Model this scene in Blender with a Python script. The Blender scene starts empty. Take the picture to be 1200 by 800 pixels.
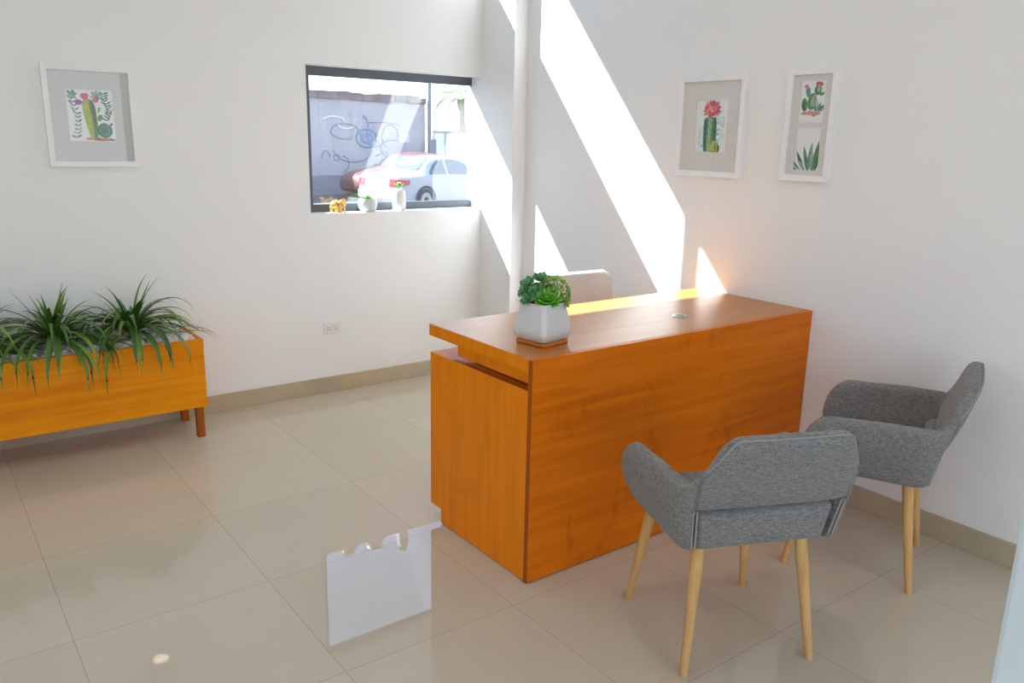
import bpy, bmesh, math, random
from mathutils import Vector, Matrix

random.seed(7)
PI = math.pi
scene = bpy.context.scene
COL = scene.collection

# ------------------------------------------------------------------ tuning
SUN_STRENGTH = 54.0
SKY_STRENGTH = 5.9
EXPOSURE = -0.87

# ------------------------------------------------------------------ room layout (metres)
XR, YB, YF, XL = 1.654, 1.87, -4.6, -3.3
ZC = 3.4
COLX, COLY = 1.56, 1.538          # corner pillar: face and front edge
YO = 2.03                          # outer face of the back wall

# ------------------------------------------------------------------ materials
def srgb(r, g, b):
    f = lambda c: (c/255/12.92) if c <= 10 else ((c/255+0.055)/1.055)**2.4
    return (f(r), f(g), f(b), 1)

def lin(r, g, b):
    return (r, g, b, 1)

def new_mat(name):
    m = bpy.data.materials.new(name)
    m.use_nodes = True
    nt = m.node_tree
    b = nt.nodes['Principled BSDF']
    return m, nt, b

def plain(name, col, rough=0.6, metal=0.0, spec=0.5, bump=0.0, bscale=200, var=0.0):
    m, nt, b = new_mat(name)
    b.inputs['Base Color'].default_value = col
    b.inputs['Roughness'].default_value = rough
    b.inputs['Metallic'].default_value = metal
    b.inputs['Specular IOR Level'].default_value = spec
    if bump or var:
        tc = nt.nodes.new('ShaderNodeTexCoord')
        n = nt.nodes.new('ShaderNodeTexNoise')
        n.inputs['Scale'].default_value = bscale
        n.inputs['Detail'].default_value = 3
        nt.links.new(tc.outputs['Object'], n.inputs['Vector'])
        if bump:
            bp = nt.nodes.new('ShaderNodeBump')
            bp.inputs['Strength'].default_value = bump
            bp.inputs['Distance'].default_value = 0.002
            nt.links.new(n.outputs['Fac'], bp.inputs['Height'])
            nt.links.new(bp.outputs['Normal'], b.inputs['Normal'])
        if var:
            r = nt.nodes.new('ShaderNodeValToRGB')
            r.color_ramp.elements[0].position = 0.3
            r.color_ramp.elements[1].position = 0.7
            r.color_ramp.elements[0].color = tuple(c*(1-var) for c in col[:3])+(1,)
            r.color_ramp.elements[1].color = tuple(min(1, c*(1+var)) for c in col[:3])+(1,)
            nt.links.new(n.outputs['Fac'], r.inputs['Fac'])
            nt.links.new(r.outputs['Color'], b.inputs['Base Color'])
    return m

def wood(name, dark, mid, light, axis='X', grain=22.0, rough=0.35, figure=0.0, coat=0.0, stretch=0.06, spec=.14):
    """stained timber: long grain along `axis`, with broader plywood figure"""
    m, nt, b = new_mat(name)
    N, L = nt.nodes.new, nt.links.new
    tc = N('ShaderNodeTexCoord')
    mp = N('ShaderNodeMapping')
    s = [1, 1, 1]
    s['XYZ'.index(axis)] = stretch
    mp.inputs['Scale'].default_value = s
    L(tc.outputs['Object'], mp.inputs['Vector'])
    n1 = N('ShaderNodeTexNoise')
    n1.inputs['Scale'].default_value = grain
    n1.inputs['Detail'].default_value = 6
    n1.inputs['Roughness'].default_value = 0.6
    n1.inputs['Distortion'].default_value = 0.6
    L(mp.outputs['Vector'], n1.inputs['Vector'])
    r = N('ShaderNodeValToRGB')
    e = r.color_ramp.elements
    e[0].position, e[0].color = 0.3, dark
    e[1].position, e[1].color = 0.72, light
    k = e.new(0.52)
    k.color = mid
    L(n1.outputs['Fac'], r.inputs['Fac'])
    out = r.outputs['Color']
    if figure:
        mp2 = N('ShaderNodeMapping')
        s2 = [4.2, 4.2, 2.4] if axis == 'X' else [1.5, 1.5, 3.0]
        mp2.inputs['Scale'].default_value = s2
        L(tc.outputs['Object'], mp2.inputs['Vector'])
        n2 = N('ShaderNodeTexNoise')
        n2.inputs['Scale'].default_value = 2.0
        n2.inputs['Detail'].default_value = 3
        n2.inputs['Distortion'].default_value = 1.2
        L(mp2.outputs['Vector'], n2.inputs['Vector'])
        r2 = N('ShaderNodeValToRGB')
        r2.color_ramp.elements[0].position = 0.60
        r2.color_ramp.elements[0].color = (1, 1, 1, 1)
        r2.color_ramp.elements[1].position = 0.80
        r2.color_ramp.elements[1].color = (1-figure, 1-figure*1.15, 1-figure, 1)
        L(n2.outputs['Fac'], r2.inputs['Fac'])
        mx = N('ShaderNodeMix')
        mx.data_type = 'RGBA'
        mx.blend_type = 'MULTIPLY'
        mx.inputs['Factor'].default_value = 1
        L(out, mx.inputs['A'])
        L(r2.outputs['Color'], mx.inputs['B'])
        out = mx.outputs['Result']
    L(out, b.inputs['Base Color'])
    b.inputs['Roughness'].default_value = rough
    b.inputs['Coat Weight'].default_value = coat
    b.inputs['Specular IOR Level'].default_value = spec
    b.inputs['Coat Roughness'].default_value = 0.25
    return m

def fabric(name, c0, c1, scale=420):
    m, nt, b = new_mat(name)
    N, L = nt.nodes.new, nt.links.new
    tc = N('ShaderNodeTexCoord')
    outs = []
    for s in ((1, 1, 0.14), (0.14, 0.14, 1)):
        mp = N('ShaderNodeMapping')
        mp.inputs['Scale'].default_value = s
        L(tc.outputs['Object'], mp.inputs['Vector'])
        n = N('ShaderNodeTexNoise')
        n.inputs['Scale'].default_value = scale
        n.inputs['Detail'].default_value = 2
        L(mp.outputs['Vector'], n.inputs['Vector'])
        outs.append(n.outputs['Fac'])
    mx = N('ShaderNodeMath')
    mx.operation = 'ADD'
    L(outs[0], mx.inputs[0])
    L(outs[1], mx.inputs[1])
    h = N('ShaderNodeMath')
    h.operation = 'MULTIPLY'
    h.inputs[1].default_value = 0.5
    L(mx.outputs[0], h.inputs[0])
    r = N('ShaderNodeValToRGB')
    r.color_ramp.elements[0].position, r.color_ramp.elements[0].color = 0.38, c0
    r.color_ramp.elements[1].position, r.color_ramp.elements[1].color = 0.62, c1
    L(h.outputs[0], r.inputs['Fac'])
    L(r.outputs['Color'], b.inputs['Base Color'])
    bp = N('ShaderNodeBump')
    bp.inputs['Strength'].default_value = 0.35
    bp.inputs['Distance'].default_value = 0.001
    L(h.outputs[0], bp.inputs['Height'])
    L(bp.outputs['Normal'], b.inputs['Normal'])
    b.inputs['Roughness'].default_value = 0.95
    b.inputs['Specular IOR Level'].default_value = 0.15
    b.inputs['Sheen Weight'].default_value = 0.15
    return m

def leafy(name, c0, c1, rough=0.4):
    """greens that differ leaf by leaf"""
    m, nt, b = new_mat(name)
    N, L = nt.nodes.new, nt.links.new
    g = N('ShaderNodeNewGeometry')
    r = N('ShaderNodeValToRGB')
    r.color_ramp.elements[0].color = c0
    r.color_ramp.elements[1].color = c1
    L(g.outputs['Random Per Island'], r.inputs['Fac'])
    L(r.outputs['Color'], b.inputs['Base Color'])
    b.inputs['Roughness'].default_value = rough
    return m

def floor_tiles():
    m, nt, b = new_mat('polished_beige_tile')
    N, L = nt.nodes.new, nt.links.new
    tc = N('ShaderNodeTexCoord')
    sx = N('ShaderNodeSeparateXYZ')
    L(tc.outputs['Object'], sx.inputs['Vector'])
    def math_(op, a, v=None):
        n = N('ShaderNodeMath')
        n.operation = op
        L(a, n.inputs[0])
        if v is not None:
            if isinstance(v, (int, float)):
                n.inputs[1].default_value = v
            else:
                L(v, n.inputs[1])
        return n.outputs[0]
    gs, fl = [], []
    for ax in 'XY':
        t = math_('DIVIDE', sx.outputs[ax], 0.6)
        fl.append(math_('FLOOR', t))
        f = math_('FRACT', t)
        d = math_('ABSOLUTE', math_('SUBTRACT', f, 0.5))
        gs.append(math_('GREATER_THAN', d, 0.5-0.0013))
    gr = math_('MAXIMUM', gs[0], gs[1])
    cb = N('ShaderNodeCombineXYZ')
    L(fl[0], cb.inputs['X'])
    L(fl[1], cb.inputs['Y'])
    wn = N('ShaderNodeTexWhiteNoise')
    L(cb.outputs['Vector'], wn.inputs['Vector'])
    ns = N('ShaderNodeTexNoise')
    ns.inputs['Scale'].default_value = 3.0
    ns.inputs['Detail'].default_value = 4
    L(tc.outputs['Object'], ns.inputs['Vector'])
    ad = math_('ADD', math_('MULTIPLY', wn.outputs['Value'], 0.4), math_('MULTIPLY', ns.outputs['Fac'], 0.6))
    r = N('ShaderNodeValToRGB')
    r.color_ramp.elements[0].position = 0.2
    r.color_ramp.elements[1].position = 0.8
    r.color_ramp.elements[0].color = FLOOR0
    r.color_ramp.elements[1].color = FLOOR1
    L(ad, r.inputs['Fac'])
    mx = N('ShaderNodeMix')
    mx.data_type = 'RGBA'
    L(gr, mx.inputs['Factor'])
    L(r.outputs['Color'], mx.inputs['A'])
    mx.inputs['B'].default_value = lin(0.28, 0.245, 0.195)
    L(mx.outputs['Result'], b.inputs['Base Color'])
    b.inputs['Roughness'].default_value = 0.005
    b.inputs['IOR'].default_value = 1.53
    return m

def pane(name, tint=(1, 1, 1, 1), ior=1.5):
    """thin clear glass: mirror reflection by Fresnel, the rest passes straight through"""
    m = bpy.data.materials.new(name)
    m.use_nodes = True
    nt = m.node_tree
    nt.nodes.clear()
    N, L = nt.nodes.new, nt.links.new
    o = N('ShaderNodeOutputMaterial')
    mix = N('ShaderNodeMixShader')
    t = N('ShaderNodeBsdfTransparent')
    t.inputs['Color'].default_value = tint
    g = N('ShaderNodeBsdfGlossy')
    g.inputs['Roughness'].default_value = 0.0
    f = N('ShaderNodeFresnel')
    # the same reflection from either side of the pane
    gm = N('ShaderNodeNewGeometry')
    io = N('ShaderNodeMix')
    io.data_type = 'FLOAT'
    io.inputs['A'].default_value = ior
    io.inputs['B'].default_value = 1/ior
    L(gm.outputs['Backfacing'], io.inputs['Factor'])
    L(io.outputs['Result'], f.inputs['IOR'])
    L(f.outputs['Fac'], mix.inputs['Fac'])
    L(t.outputs['BSDF'], mix.inputs[1])
    L(g.outputs['BSDF'], mix.inputs[2])
    L(mix.outputs['Shader'], o.inputs['Surface'])
    return m

def emit(name, col, strength):
    m = bpy.data.materials.new(name)
    m.use_nodes = True
    nt = m.node_tree
    nt.nodes.clear()
    o = nt.nodes.new('ShaderNodeOutputMaterial')
    e = nt.nodes.new('ShaderNodeEmission')
    e.inputs['Color'].default_value = col
    e.inputs['Strength'].default_value = strength
    nt.links.new(e.outputs['Emission'], o.inputs['Surface'])
    return m

FLOOR0, FLOOR1 = lin(0.545, 0.485, 0.38), lin(0.60, 0.537, 0.425)
M = {}
M['wall'] = plain('white_wall_paint', lin(0.82, 0.825, 0.825), 0.75, bump=0.05, bscale=90)
M['pillar'] = plain('pale_blue_grey_paint', lin(.50, .565, .60), 0.7)
M['ceiling'] = plain('white_ceiling_paint', lin(0.83, 0.835, 0.835), 0.85, bump=0.05, bscale=90)
M['floor'] = floor_tiles()
M['baseboard'] = plain('beige_tile_skirting', lin(0.48, 0.405, 0.285), 0.12, var=0.06, bscale=4)
M['frame_dark'] = plain('anthracite_aluminium', lin(0.095, 0.11, 0.13), 0.4)
M['glass'] = pane('window_glass', ior=2.3)
M['glass_clear'] = pane('clear_window_glass')
M['pic_glass'] = pane('picture_glass')
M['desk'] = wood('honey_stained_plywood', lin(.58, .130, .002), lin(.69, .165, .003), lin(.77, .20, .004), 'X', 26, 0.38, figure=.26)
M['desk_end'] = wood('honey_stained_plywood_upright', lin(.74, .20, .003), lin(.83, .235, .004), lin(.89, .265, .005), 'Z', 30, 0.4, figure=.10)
M['desk_top'] = wood('honey_stained_desk_top', lin(.42, .16, .030), lin(.48, .182, .036), lin(.53, .205, .042), 'X', 22, 0.33, spec=.5)
M['desk_edge_and_shade'] = wood('dark_plywood_edge_and_shade', lin(.30, .06, .004), lin(.36, .08, .005), lin(.42, .10, .007), 'Z', 30, 0.4)  # front panel edge, and the painted shade under the apron
M['planter'] = wood('golden_planter_timber', lin(.66, .185, .002), lin(.80, .28, .003), lin(.87, .35, .006), 'X', 18, 0.4, stretch=.05)
M['planter_leg'] = wood('brown_planter_leg', lin(.28, .07, .01), lin(.35, .10, .012), lin(.40, .12, .015), 'Z', 30, 0.4)
M['chair_leg'] = wood('pale_beech', lin(.58, .33, .12), lin(.66, .39, .155), lin(.72, .45, .19), 'Z', 30, 0.4)
M['fabric'] = fabric('grey_woven_upholstery', lin(.138, .133, .126), lin(.292, .281, .270))
M['piping'] = plain('pale_grey_piping', lin(.33, .30, .275), .9)
M['edge_piping'] = plain('grey_edge_piping', lin(.30, .30, .30), .9)
M['beige_fabric'] = fabric('oatmeal_upholstery', lin(.40, .415, .405), lin(.53, .545, .53))
M['ceramic'] = plain('white_glazed_ceramic', lin(.62, .62, .63), 0.15)
M['saucer'] = wood('orange_wood_saucer', lin(.48, .15, .02), lin(.56, .19, .03), lin(.62, .23, .04), 'X', 30, .35)
M['soil'] = plain('potting_gravel', lin(.20, .15, .12), .95, bump=.6, bscale=160, var=.5)
M['rosette'] = leafy('bright_green_rosette', lin(.07, .34, .015), lin(.20, .52, .05), .35)
M['rosette_dark'] = leafy('dark_green_rosette', lin(.06, .21, .075), lin(.15, .38, .15), .4)
M['rosette_pale'] = leafy('pale_green_rosette', lin(.22, .40, .07), lin(.42, .56, .16), .4)
M['red_stem'] = plain('reddish_stem', lin(.22, .07, .03), .6)
M['green_stem'] = plain('green_stem', lin(.08, .16, .04), .6)
M['blade'] = leafy('strap_leaf_green', lin(.014, .075, .016), lin(.15, .29, .03), .3)
M['plant_core'] = plain('plant_crown', lin(.05, .10, .02), .7)
M['pebble'] = plain('white_pebble', lin(.80, .78, .74), .4, var=.15, bscale=30)
M['white_frame'] = plain('white_frame_paint', lin(.84, .84, .85), .35)
M['mat_board'] = plain('grey_mount_board', lin(.58, .60, .60), .9)
M['mat_board_warm'] = plain('ivory_mount_board', lin(.70, .69, .67), .9)
M['paper'] = plain('watercolour_paper', lin(.80, .83, .84), .9)
M['plastic_white'] = plain('white_plastic', lin(.78, .78, .77), .35)
M['black'] = plain('black_plastic', lin(.02, .02, .02), .4)
M['chrome'] = plain('brushed_metal', lin(.6, .6, .6), .3, metal=1)
M['gold'] = plain('gold_glaze', lin(.80, .50, .13), .3, metal=.6)
M['vase'] = plain('white_textured_vase', lin(.76, .74, .73), .7, bump=1.0, bscale=120, var=.1)
M['asphalt'] = plain('grey_asphalt', lin(.085, .083, .085), .9, var=.15, bscale=3)
M['pavement'] = plain('pale_pavement', lin(.16, .155, .15), .9, var=.1, bscale=3)
M['car_white'] = plain('white_car_paint', lin(.44, .44, .46), .25)
M['car_red'] = plain('dark_red_car_paint', lin(.15, .055, .052), .3)
M['car_glass'] = plain('tinted_car_glass', lin(.10, .12, .14), .08)
M['tyre'] = plain('tyre_rubber', lin(.06, .06, .065), .8)
M['hub'] = plain('wheel_hub', lin(.45, .45, .46), .4, metal=.6)
M['lamp_red'] = plain('tail_lamp_red', lin(.50, .03, .05), .2)
M['street_wall'] = plain('lilac_plaster', lin(.44, .41, .415), .9, var=.10, bscale=1.2)
M['dado'] = plain('grey_dado', lin(.26, .25, .265), .9, var=.12, bscale=1.5)
M['coping'] = plain('weathered_coping', lin(.21, .17, .165), .95, var=.4, bscale=2.2)
M['graffiti'] = plain('blue_spray_paint', lin(.25, .31, .42), .9)
M['graffiti_dark'] = plain('grey_spray_paint', lin(.26, .26, .31), .9)
M['graffiti_white'] = plain('white_spray_paint', lin(.6, .61, .64), .9)
M['pole'] = plain('grey_galvanised_pole', lin(.22, .22, .25), .6)
M['palm_leaf'] = leafy('palm_green', lin(.10, .20, .05), lin(.2, .33, .1), .5)
M['palm_trunk'] = plain('palm_trunk', lin(.30, .24, .18), .9, bump=.8, bscale=12)
M['gate'] = plain('grey_gate_metal', lin(.4, .4, .42), .6)
M['far_building'] = plain('pale_far_building', lin(.75, .70, .66), .9)
M['lamp_glow'] = emit('warm_lamp', (1.0, .84, .6, 1), 240.0)
M['metal_white'] = plain('white_metal_ring', lin(.8, .8, .8), .4)
# watercolour pigments
PIG = {}
def pig(name, c):
    PIG[name] = plain('watercolour_'+name, c, .9, var=.25, bscale=70)
pig('green', lin(.10, .26, .10)); pig('dark_green', lin(.05, .16, .10)); pig('lime', lin(.36, .46, .08))
pig('teal', lin(.12, .30, .27)); pig('magenta', lin(.50, .10, .34)); pig('violet', lin(.34, .12, .36))
pig('blue', lin(.16, .22, .42)); pig('brown', lin(.36, .16, .11)); pig('red', lin(.62, .10, .13))
pig('coral', lin(.72, .24, .16)); pig('pink', lin(.66, .28, .34)); pig('yellow', lin(.55, .50, .12))
pig('sage', lin(.30, .42, .32)); pig('terracotta', lin(.60, .30, .22)); pig('mist', lin(.66, .80, .78))
pig('ink', lin(.08, .09, .10))

# ------------------------------------------------------------------ object helpers
def link(o, parent=None):
    COL.objects.link(o)
    if parent is not None:
        o.parent = parent
    return o

def mesh_obj(name, bm, mats, parent=None, smooth=False, angle=None, loc=None):
    if not isinstance(mats, (list, tuple)):
        mats = [mats]
    bmesh.ops.recalc_face_normals(bm, faces=bm.faces[:])
    if smooth:
        for f in bm.faces:
            f.smooth = True
        if angle is not None:
            a = math.radians(angle)
            for e in bm.edges:
                if len(e.link_faces) == 2 and e.calc_face_angle(0) > a:
                    e.smooth = False
    me = bpy.data.meshes.new(name)
    bm.to_mesh(me)
    bm.free()
    for m in mats:
        me.materials.append(m)
    o = bpy.data.objects.new(name, me)
    if loc is not None:
        o.location = loc
    return link(o, parent)

def tag(o, label, cat, group=None, kind=None):
    o['label'] = label
    o['category'] = cat
    if group:
        o['group'] = group
    if kind:
        o['kind'] = kind
    return o

def thing(name, label, cat, loc=(0, 0, 0), rz=0.0, group=None, kind=None):
    o = bpy.data.objects.new(name, None)
    o.empty_display_size = 0.1
    o.location = loc
    o.rotation_euler = (0, 0, rz)
    link(o)
    return tag(o, label, cat, group, kind)

def box(bm, a, b, mi=0):
    x0, y0, z0 = a
    x1, y1, z1 = b
    vs = [bm.verts.new(p) for p in ((x0, y0, z0), (x1, y0, z0), (x1, y1, z0), (x0, y1, z0),
                                    (x0, y0, z1), (x1, y0, z1), (x1, y1, z1), (x0, y1, z1))]
    fs = []
    for idx in ((3, 2, 1, 0), (4, 5, 6, 7), (0, 1, 5, 4), (1, 2, 6, 5), (2, 3, 7, 6), (3, 0, 4, 7)):
        f = bm.faces.new([vs[i] for i in idx])
        f.material_index = mi
        fs.append(f)
    return vs, fs

def rbox(bm, a, b, r=0.003, seg=2, mi=0):
    vs, fs = box(bm, a, b, mi)
    es = list({e for f in fs for e in f.edges})
    if r > 0:
        bmesh.ops.bevel(bm, geom=es, offset=r, segments=seg, profile=0.5, affect='EDGES', material=-1)

def part_box(name, a, b, mat, parent, r=0.002, seg=2):
    bm = bmesh.new()
    rbox(bm, a, b, r, seg)
    return mesh_obj(name, bm, mat, parent, smooth=seg > 2, angle=40)

def loft(bm, rings, cap=True, closed=True, mi=0):
    vr = [[bm.verts.new(p) for p in r] for r in rings]
    n = len(rings[0])
    for a, b in zip(vr, vr[1:]):
        for i in range(n if closed else n-1):
            j = (i+1) % n
            try:
                f = bm.faces.new((a[i], a[j], b[j], b[i]))
                f.material_index = mi
            except ValueError:
                pass
    if cap and closed:
        for r in (vr[0][::-1], vr[-1]):
            f = bm.faces.new(r)
            f.material_index = mi
    return vr

def tube(bm, pts, r, n=8, mi=0, cap=True):
    pts = [Vector(p) for p in pts]
    rs = r if isinstance(r, (list, tuple)) else [r]*len(pts)
    rings = []
    prev = None
    for i, p in enumerate(pts):
        t = (pts[min(i+1, len(pts)-1)]-pts[max(i-1, 0)]).normalized()
        if prev is None:
            ref = Vector((0, 0, 1)) if abs(t.z) < 0.9 else Vector((1, 0, 0))
            u = t.cross(ref).normalized()
        else:
            u = (prev - t*prev.dot(t)).normalized()
        v = t.cross(u)
        prev = u
        rings.append([p+(u*math.cos(2*PI*k/n)+v*math.sin(2*PI*k/n))*rs[i] for k in range(n)])
    return loft(bm, rings, cap, True, mi)

def lathe(bm, prof, n=24, c=(0, 0, 0), mi=0):
    c = Vector(c)
    rings = [[c+Vector((r*math.cos(2*PI*k/n), r*math.sin(2*PI*k/n), z)) for k in range(n)] for r, z in prof]
    return loft(bm, rings, True, True, mi)

def ellipsoid(bm, c, r, rot=None, seg=14, mi=0):
    mat = Matrix.Translation(Vector(c)) @ (rot.to_4x4() if rot else Matrix.Identity(4)) @ Matrix.Diagonal((*r, 1))
    res = bmesh.ops.create_uvsphere(bm, u_segments=seg, v_segments=max(6, seg//2+1), radius=1, matrix=mat)
    for v in res['verts']:
        for f in v.link_faces:
            f.material_index = mi

def copy_tree(o, parent=None):
    c = o.copy()
    COL.objects.link(c)
    if parent is not None:
        c.parent = parent
    for ch in list(o.children):
        copy_tree(ch, c)
    return c

def struct(name, bm, mat, label, cat, parent=None):
    o = mesh_obj(name, bm, mat, parent)
    if parent is None:
        tag(o, label, cat, kind='structure')
    return o

# ================================================================== THE ROOM
bm = bmesh.new()
box(bm, (XL-.2, YF-.2, -.10), (XR+.2, YO, 0))
struct('floor', bm, M['floor'], 'polished beige tile floor of the whole room', 'floor')
bm = bmesh.new()
box(bm, (XL-.2, YF-.2, ZC), (XR+.2, YO, ZC+.15))
struct('ceiling', bm, M['ceiling'], 'white ceiling above the reception room', 'ceiling')

# back wall with the picture window and the clerestory above it
LW = (0.402, COLX, 1.055, 1.862)      # lower opening x0 x1 z0 z1
UW = (-0.95, COLX, 2.49, 3.26)
bm = bmesh.new()
def wb(x0, x1, z0, z1):
    box(bm, (x0, YB, z0), (x1, YO, z1))
wb(XL-.2, XR+.2, 0, LW[2])
wb(XL-.2, LW[0], LW[2], LW[3])
wb(LW[1], XR+.2, LW[2], LW[3])
wb(XL-.2, XR+.2, LW[3], UW[2])
wb(XL-.2, UW[0], UW[2], UW[3])
wb(UW[1], XR+.2, UW[2], UW[3])
wb(XL-.2, XR+.2, UW[3], ZC)
struct('wall_back', bm, M['wall'], 'white wall on the left with the dark framed window', 'wall')
bm = bmesh.new()
box(bm, (XR, YF-.2, 0), (XR+.2, YO, ZC))
struct('wall_right', bm, M['wall'], 'white wall on the right crossed by slanting sunlight', 'wall')
LO = (-2.3, -.7, .9, 2.5)         # unseen side opening added for blue sky fill, y0 y1 z0 z1
bm = bmesh.new()
box(bm, (XL-.2, YF-.2, 0), (XL, LO[0], ZC))
box(bm, (XL-.2, LO[1], 0), (XL, YO, ZC))
box(bm, (XL-.2, LO[0], 0), (XL, LO[1], LO[2]))
box(bm, (XL-.2, LO[0], LO[3]), (XL, LO[1], ZC))
struct('wall_left', bm, M['wall'], 'white side wall left of the planter, out of view', 'wall')
bm = bmesh.new()
box(bm, (COLX, COLY, 0), (XR, YB, ZC))
struct('wall_corner', bm, M['wall'], 'shallow white pillar in the corner beside the window', 'wall')
# front wall: wide shopfront opening behind the camera
FO = (-2.9, .9, 0.10, 2.7)
bm = bmesh.new()
box(bm, (XL-.2, YF-.2, 0), (FO[0], YF, ZC))
box(bm, (FO[1], YF-.2, 0), (XR+.2, YF, ZC))
box(bm, (FO[0], YF-.2, 0), (FO[1], YF, FO[2]))
box(bm, (FO[0], YF-.2, FO[3]), (FO[1], YF, ZC))
struct('wall_front', bm, M['wall'], 'white wall behind the camera with a wide glazed front', 'wall')
# partition end at the right edge of the picture
PX, PY = -.915, -2.311
bm = bmesh.new()
rbox(bm, (PX, PY-.11, 0), (PX+.32, PY, ZC), .004)
struct('trim_1', bm, M['pillar'], 'pale blue grey pillar edge in the near foreground at right', 'pillar')

# windows -----------------------------------------------------------
def window(name, label, x0, x1, z0, z1, y, mull=(), bar_t=.05, bar_b=.045, bar_s=.066):
    w = thing(name, label, 'window', ((x0+x1)/2, y, z0), kind='structure')
    ox, oz = (x0+x1)/2, z0
    bm = bmesh.new()
    d = .015
    box(bm, (x0-ox, -d, 0), (x1-ox, d, bar_b))
    box(bm, (x0-ox, -d, z1-oz-bar_t), (x1-ox, d, z1-oz))
    box(bm, (x0-ox, -d, bar_b), (x0-ox+bar_s, d, z1-oz-bar_t))
    if bar_s > 0 and name != 'window_1':
        box(bm, (x1-ox-.02, -d, bar_b), (x1-ox, d, z1-oz-bar_t))
    for a, b in mull:
        box(bm, (a-ox, -d, bar_b), (b-ox, d, z1-oz-bar_t))
    mesh_obj('window_or_added_frame', bm, M['frame_dark'], w)
    bm = bmesh.new()
    vs = [bm.verts.new(p) for p in ((x0-ox, 0, .01), (x1-ox, 0, .01), (x1-ox, 0, z1-oz-.01), (x0-ox, 0, z1-oz-.01))]
    bm.faces.new(vs)
    mesh_obj('window_pane', bm, M['glass' if name == 'window_1' else 'glass_clear'], w)
    return w
window('window_1', 'wide window with a dark metal frame looking onto the street', *LW, 2.0)
window('window_2', 'high clerestory window over the dark framed one, above the view', *UW, 2.0, mull=((.237, .314),))
# shopfront mullions behind the camera
w = thing('window_3', 'glazed shopfront behind the camera', 'window', (FO[0], YF-.1, FO[2]), kind='structure')
bm = bmesh.new()
W_, H_ = FO[1]-FO[0], FO[3]-FO[2]
for k in (0, 1):
    x = k*W_
    box(bm, (max(0, x-.03), -.03, 0), (min(W_, x+.03), .03, H_))
box(bm, (0, -.03, 0), (W_, .03, .06))
box(bm, (0, -.03, H_-.06), (W_, .03, H_))
mesh_obj('window_or_added_frame', bm, M['frame_dark'], w)

w = thing('added_opening', 'unseen side opening added to let in sky light, left of the camera', 'window', (XL-.1, LO[0], LO[2]), kind='structure')
bm = bmesh.new()
W_, H_ = LO[1]-LO[0], LO[3]-LO[2]
for k in range(3):
    y = k*W_/2
    box(bm, (-.03, max(0, y-.03), 0), (.03, min(W_, y+.03), H_))
box(bm, (-.03, 0, 0), (.03, W_, .06))
box(bm, (-.03, 0, H_-.06), (.03, W_, H_))
mesh_obj('window_or_added_frame', bm, M['frame_dark'], w)

# baseboards ----------------------------------------------------------
def bb(name, a, b, label):
    bm = bmesh.new()
    rbox(bm, a, b, .0015, 1)
    struct(name, bm, M['baseboard'], label, 'baseboard')
bb('baseboard_back', (XL, YB-.01, 0), (COLX, YB, .096), 'beige tile baseboard under the window wall')
bb('baseboard_right', (XR-.01, YF, 0), (XR, COLY-.01, .096), 'beige tile baseboard along the right wall')
bm = bmesh.new()
rbox(bm, (COLX-.01, COLY-.01, 0), (COLX, YB-.01, .096), .0015, 1)
rbox(bm, (COLX-.01, COLY-.01, 0), (XR-.01, COLY, .096), .0015, 1)
struct('baseboard_corner', bm, M['baseboard'], 'beige tile baseboard round the corner pillar', 'baseboard')
bb('baseboard_left', (XL, LO[1], 0), (XL+.01, YB-.01, .096), 'beige tile baseboard of the side wall')

# downlights ------------------------------------------------------------
LP = [(.02, -1.21), (-1.9, -1.21), (.02, -3.3), (-1.9, -3.3)]
for i, (x, y) in enumerate(LP):
    t = thing('ceiling_light', 'round recessed warm ceiling light reflected in the floor', 'ceiling light', (x, y, ZC), group='recessed ceiling lights')
    bm = bmesh.new()
    lathe(bm, [(.095, 0), (.095, -.006), (.07, -.008), (.07, 0)], 28)
    mesh_obj('trim_ring', bm, M['metal_white'], t, smooth=True, angle=40)
    bm = bmesh.new()
    lathe(bm, [(.069, -.001), (.069, -.004)], 24)
    mesh_obj('diffuser', bm, M['lamp_glow'], t)

# power outlet ----------------------------------------------------------
t = thing('power_outlet', 'white double power outlet low on the window wall', 'outlet', (.512, YB, .388))
part_box('cover_plate', (-.058, -.007, -.036), (.058, 0, .036), M['plastic_white'], t, .003, 3)
for sx in (-.024, .024):
    bm = bmesh.new()
    rbox(bm, (sx-.016, -.010, -.021), (sx+.016, -.006, .021), .004, 3)
    s_ = mesh_obj('socket', bm, M['plastic_white'], t, smooth=True, angle=40)
    bm = bmesh.new()
    for dz in (-.007, .007):
        box(bm, (sx-.005, -.0106, dz-.0015), (sx+.005, -.0098, dz+.0015))
    ellipsoid(bm, (sx-.010, -.0101, 0), (.0026, .0006, .0026), seg=8)
    mesh_obj('slot', bm, M['black'], s_)

# ================================================================== DESK
DX0, DX1, DY0, DY1, DZ = 0.114, XR-.002, -0.523, 0.117, 0.800
desk = thing('reception_desk', 'large honey stained wooden reception desk against the right wall', 'desk', (DX0, DY0, 0))
LD = DX1-DX0
DD = DY1-DY0
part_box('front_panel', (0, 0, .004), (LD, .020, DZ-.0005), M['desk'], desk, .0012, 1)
part_box('desk_top', (0.001, .0195, DZ-.045), (LD, DD, DZ), M['desk_top'], desk, .0012, 1)
part_box('edge_or_shade_strip', (-.0005, .0197, DZ-.0446), (.0012, DD-.0004, DZ-.0006), M['desk_end'], desk, .0003, 1)
# edge band on the end of the front panel
part_box('edge_or_shade_strip', (-.0015, .0005, .004), (.0015, .0195, DZ-.002), M['desk_edge_and_shade'], desk, .0004, 1)
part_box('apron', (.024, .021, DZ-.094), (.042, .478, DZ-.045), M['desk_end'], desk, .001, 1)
part_box('apron_rail', (.042, .460, DZ-.094), (LD-.02, .478, DZ-.045), M['desk_end'], desk, .001, 1)
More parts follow.
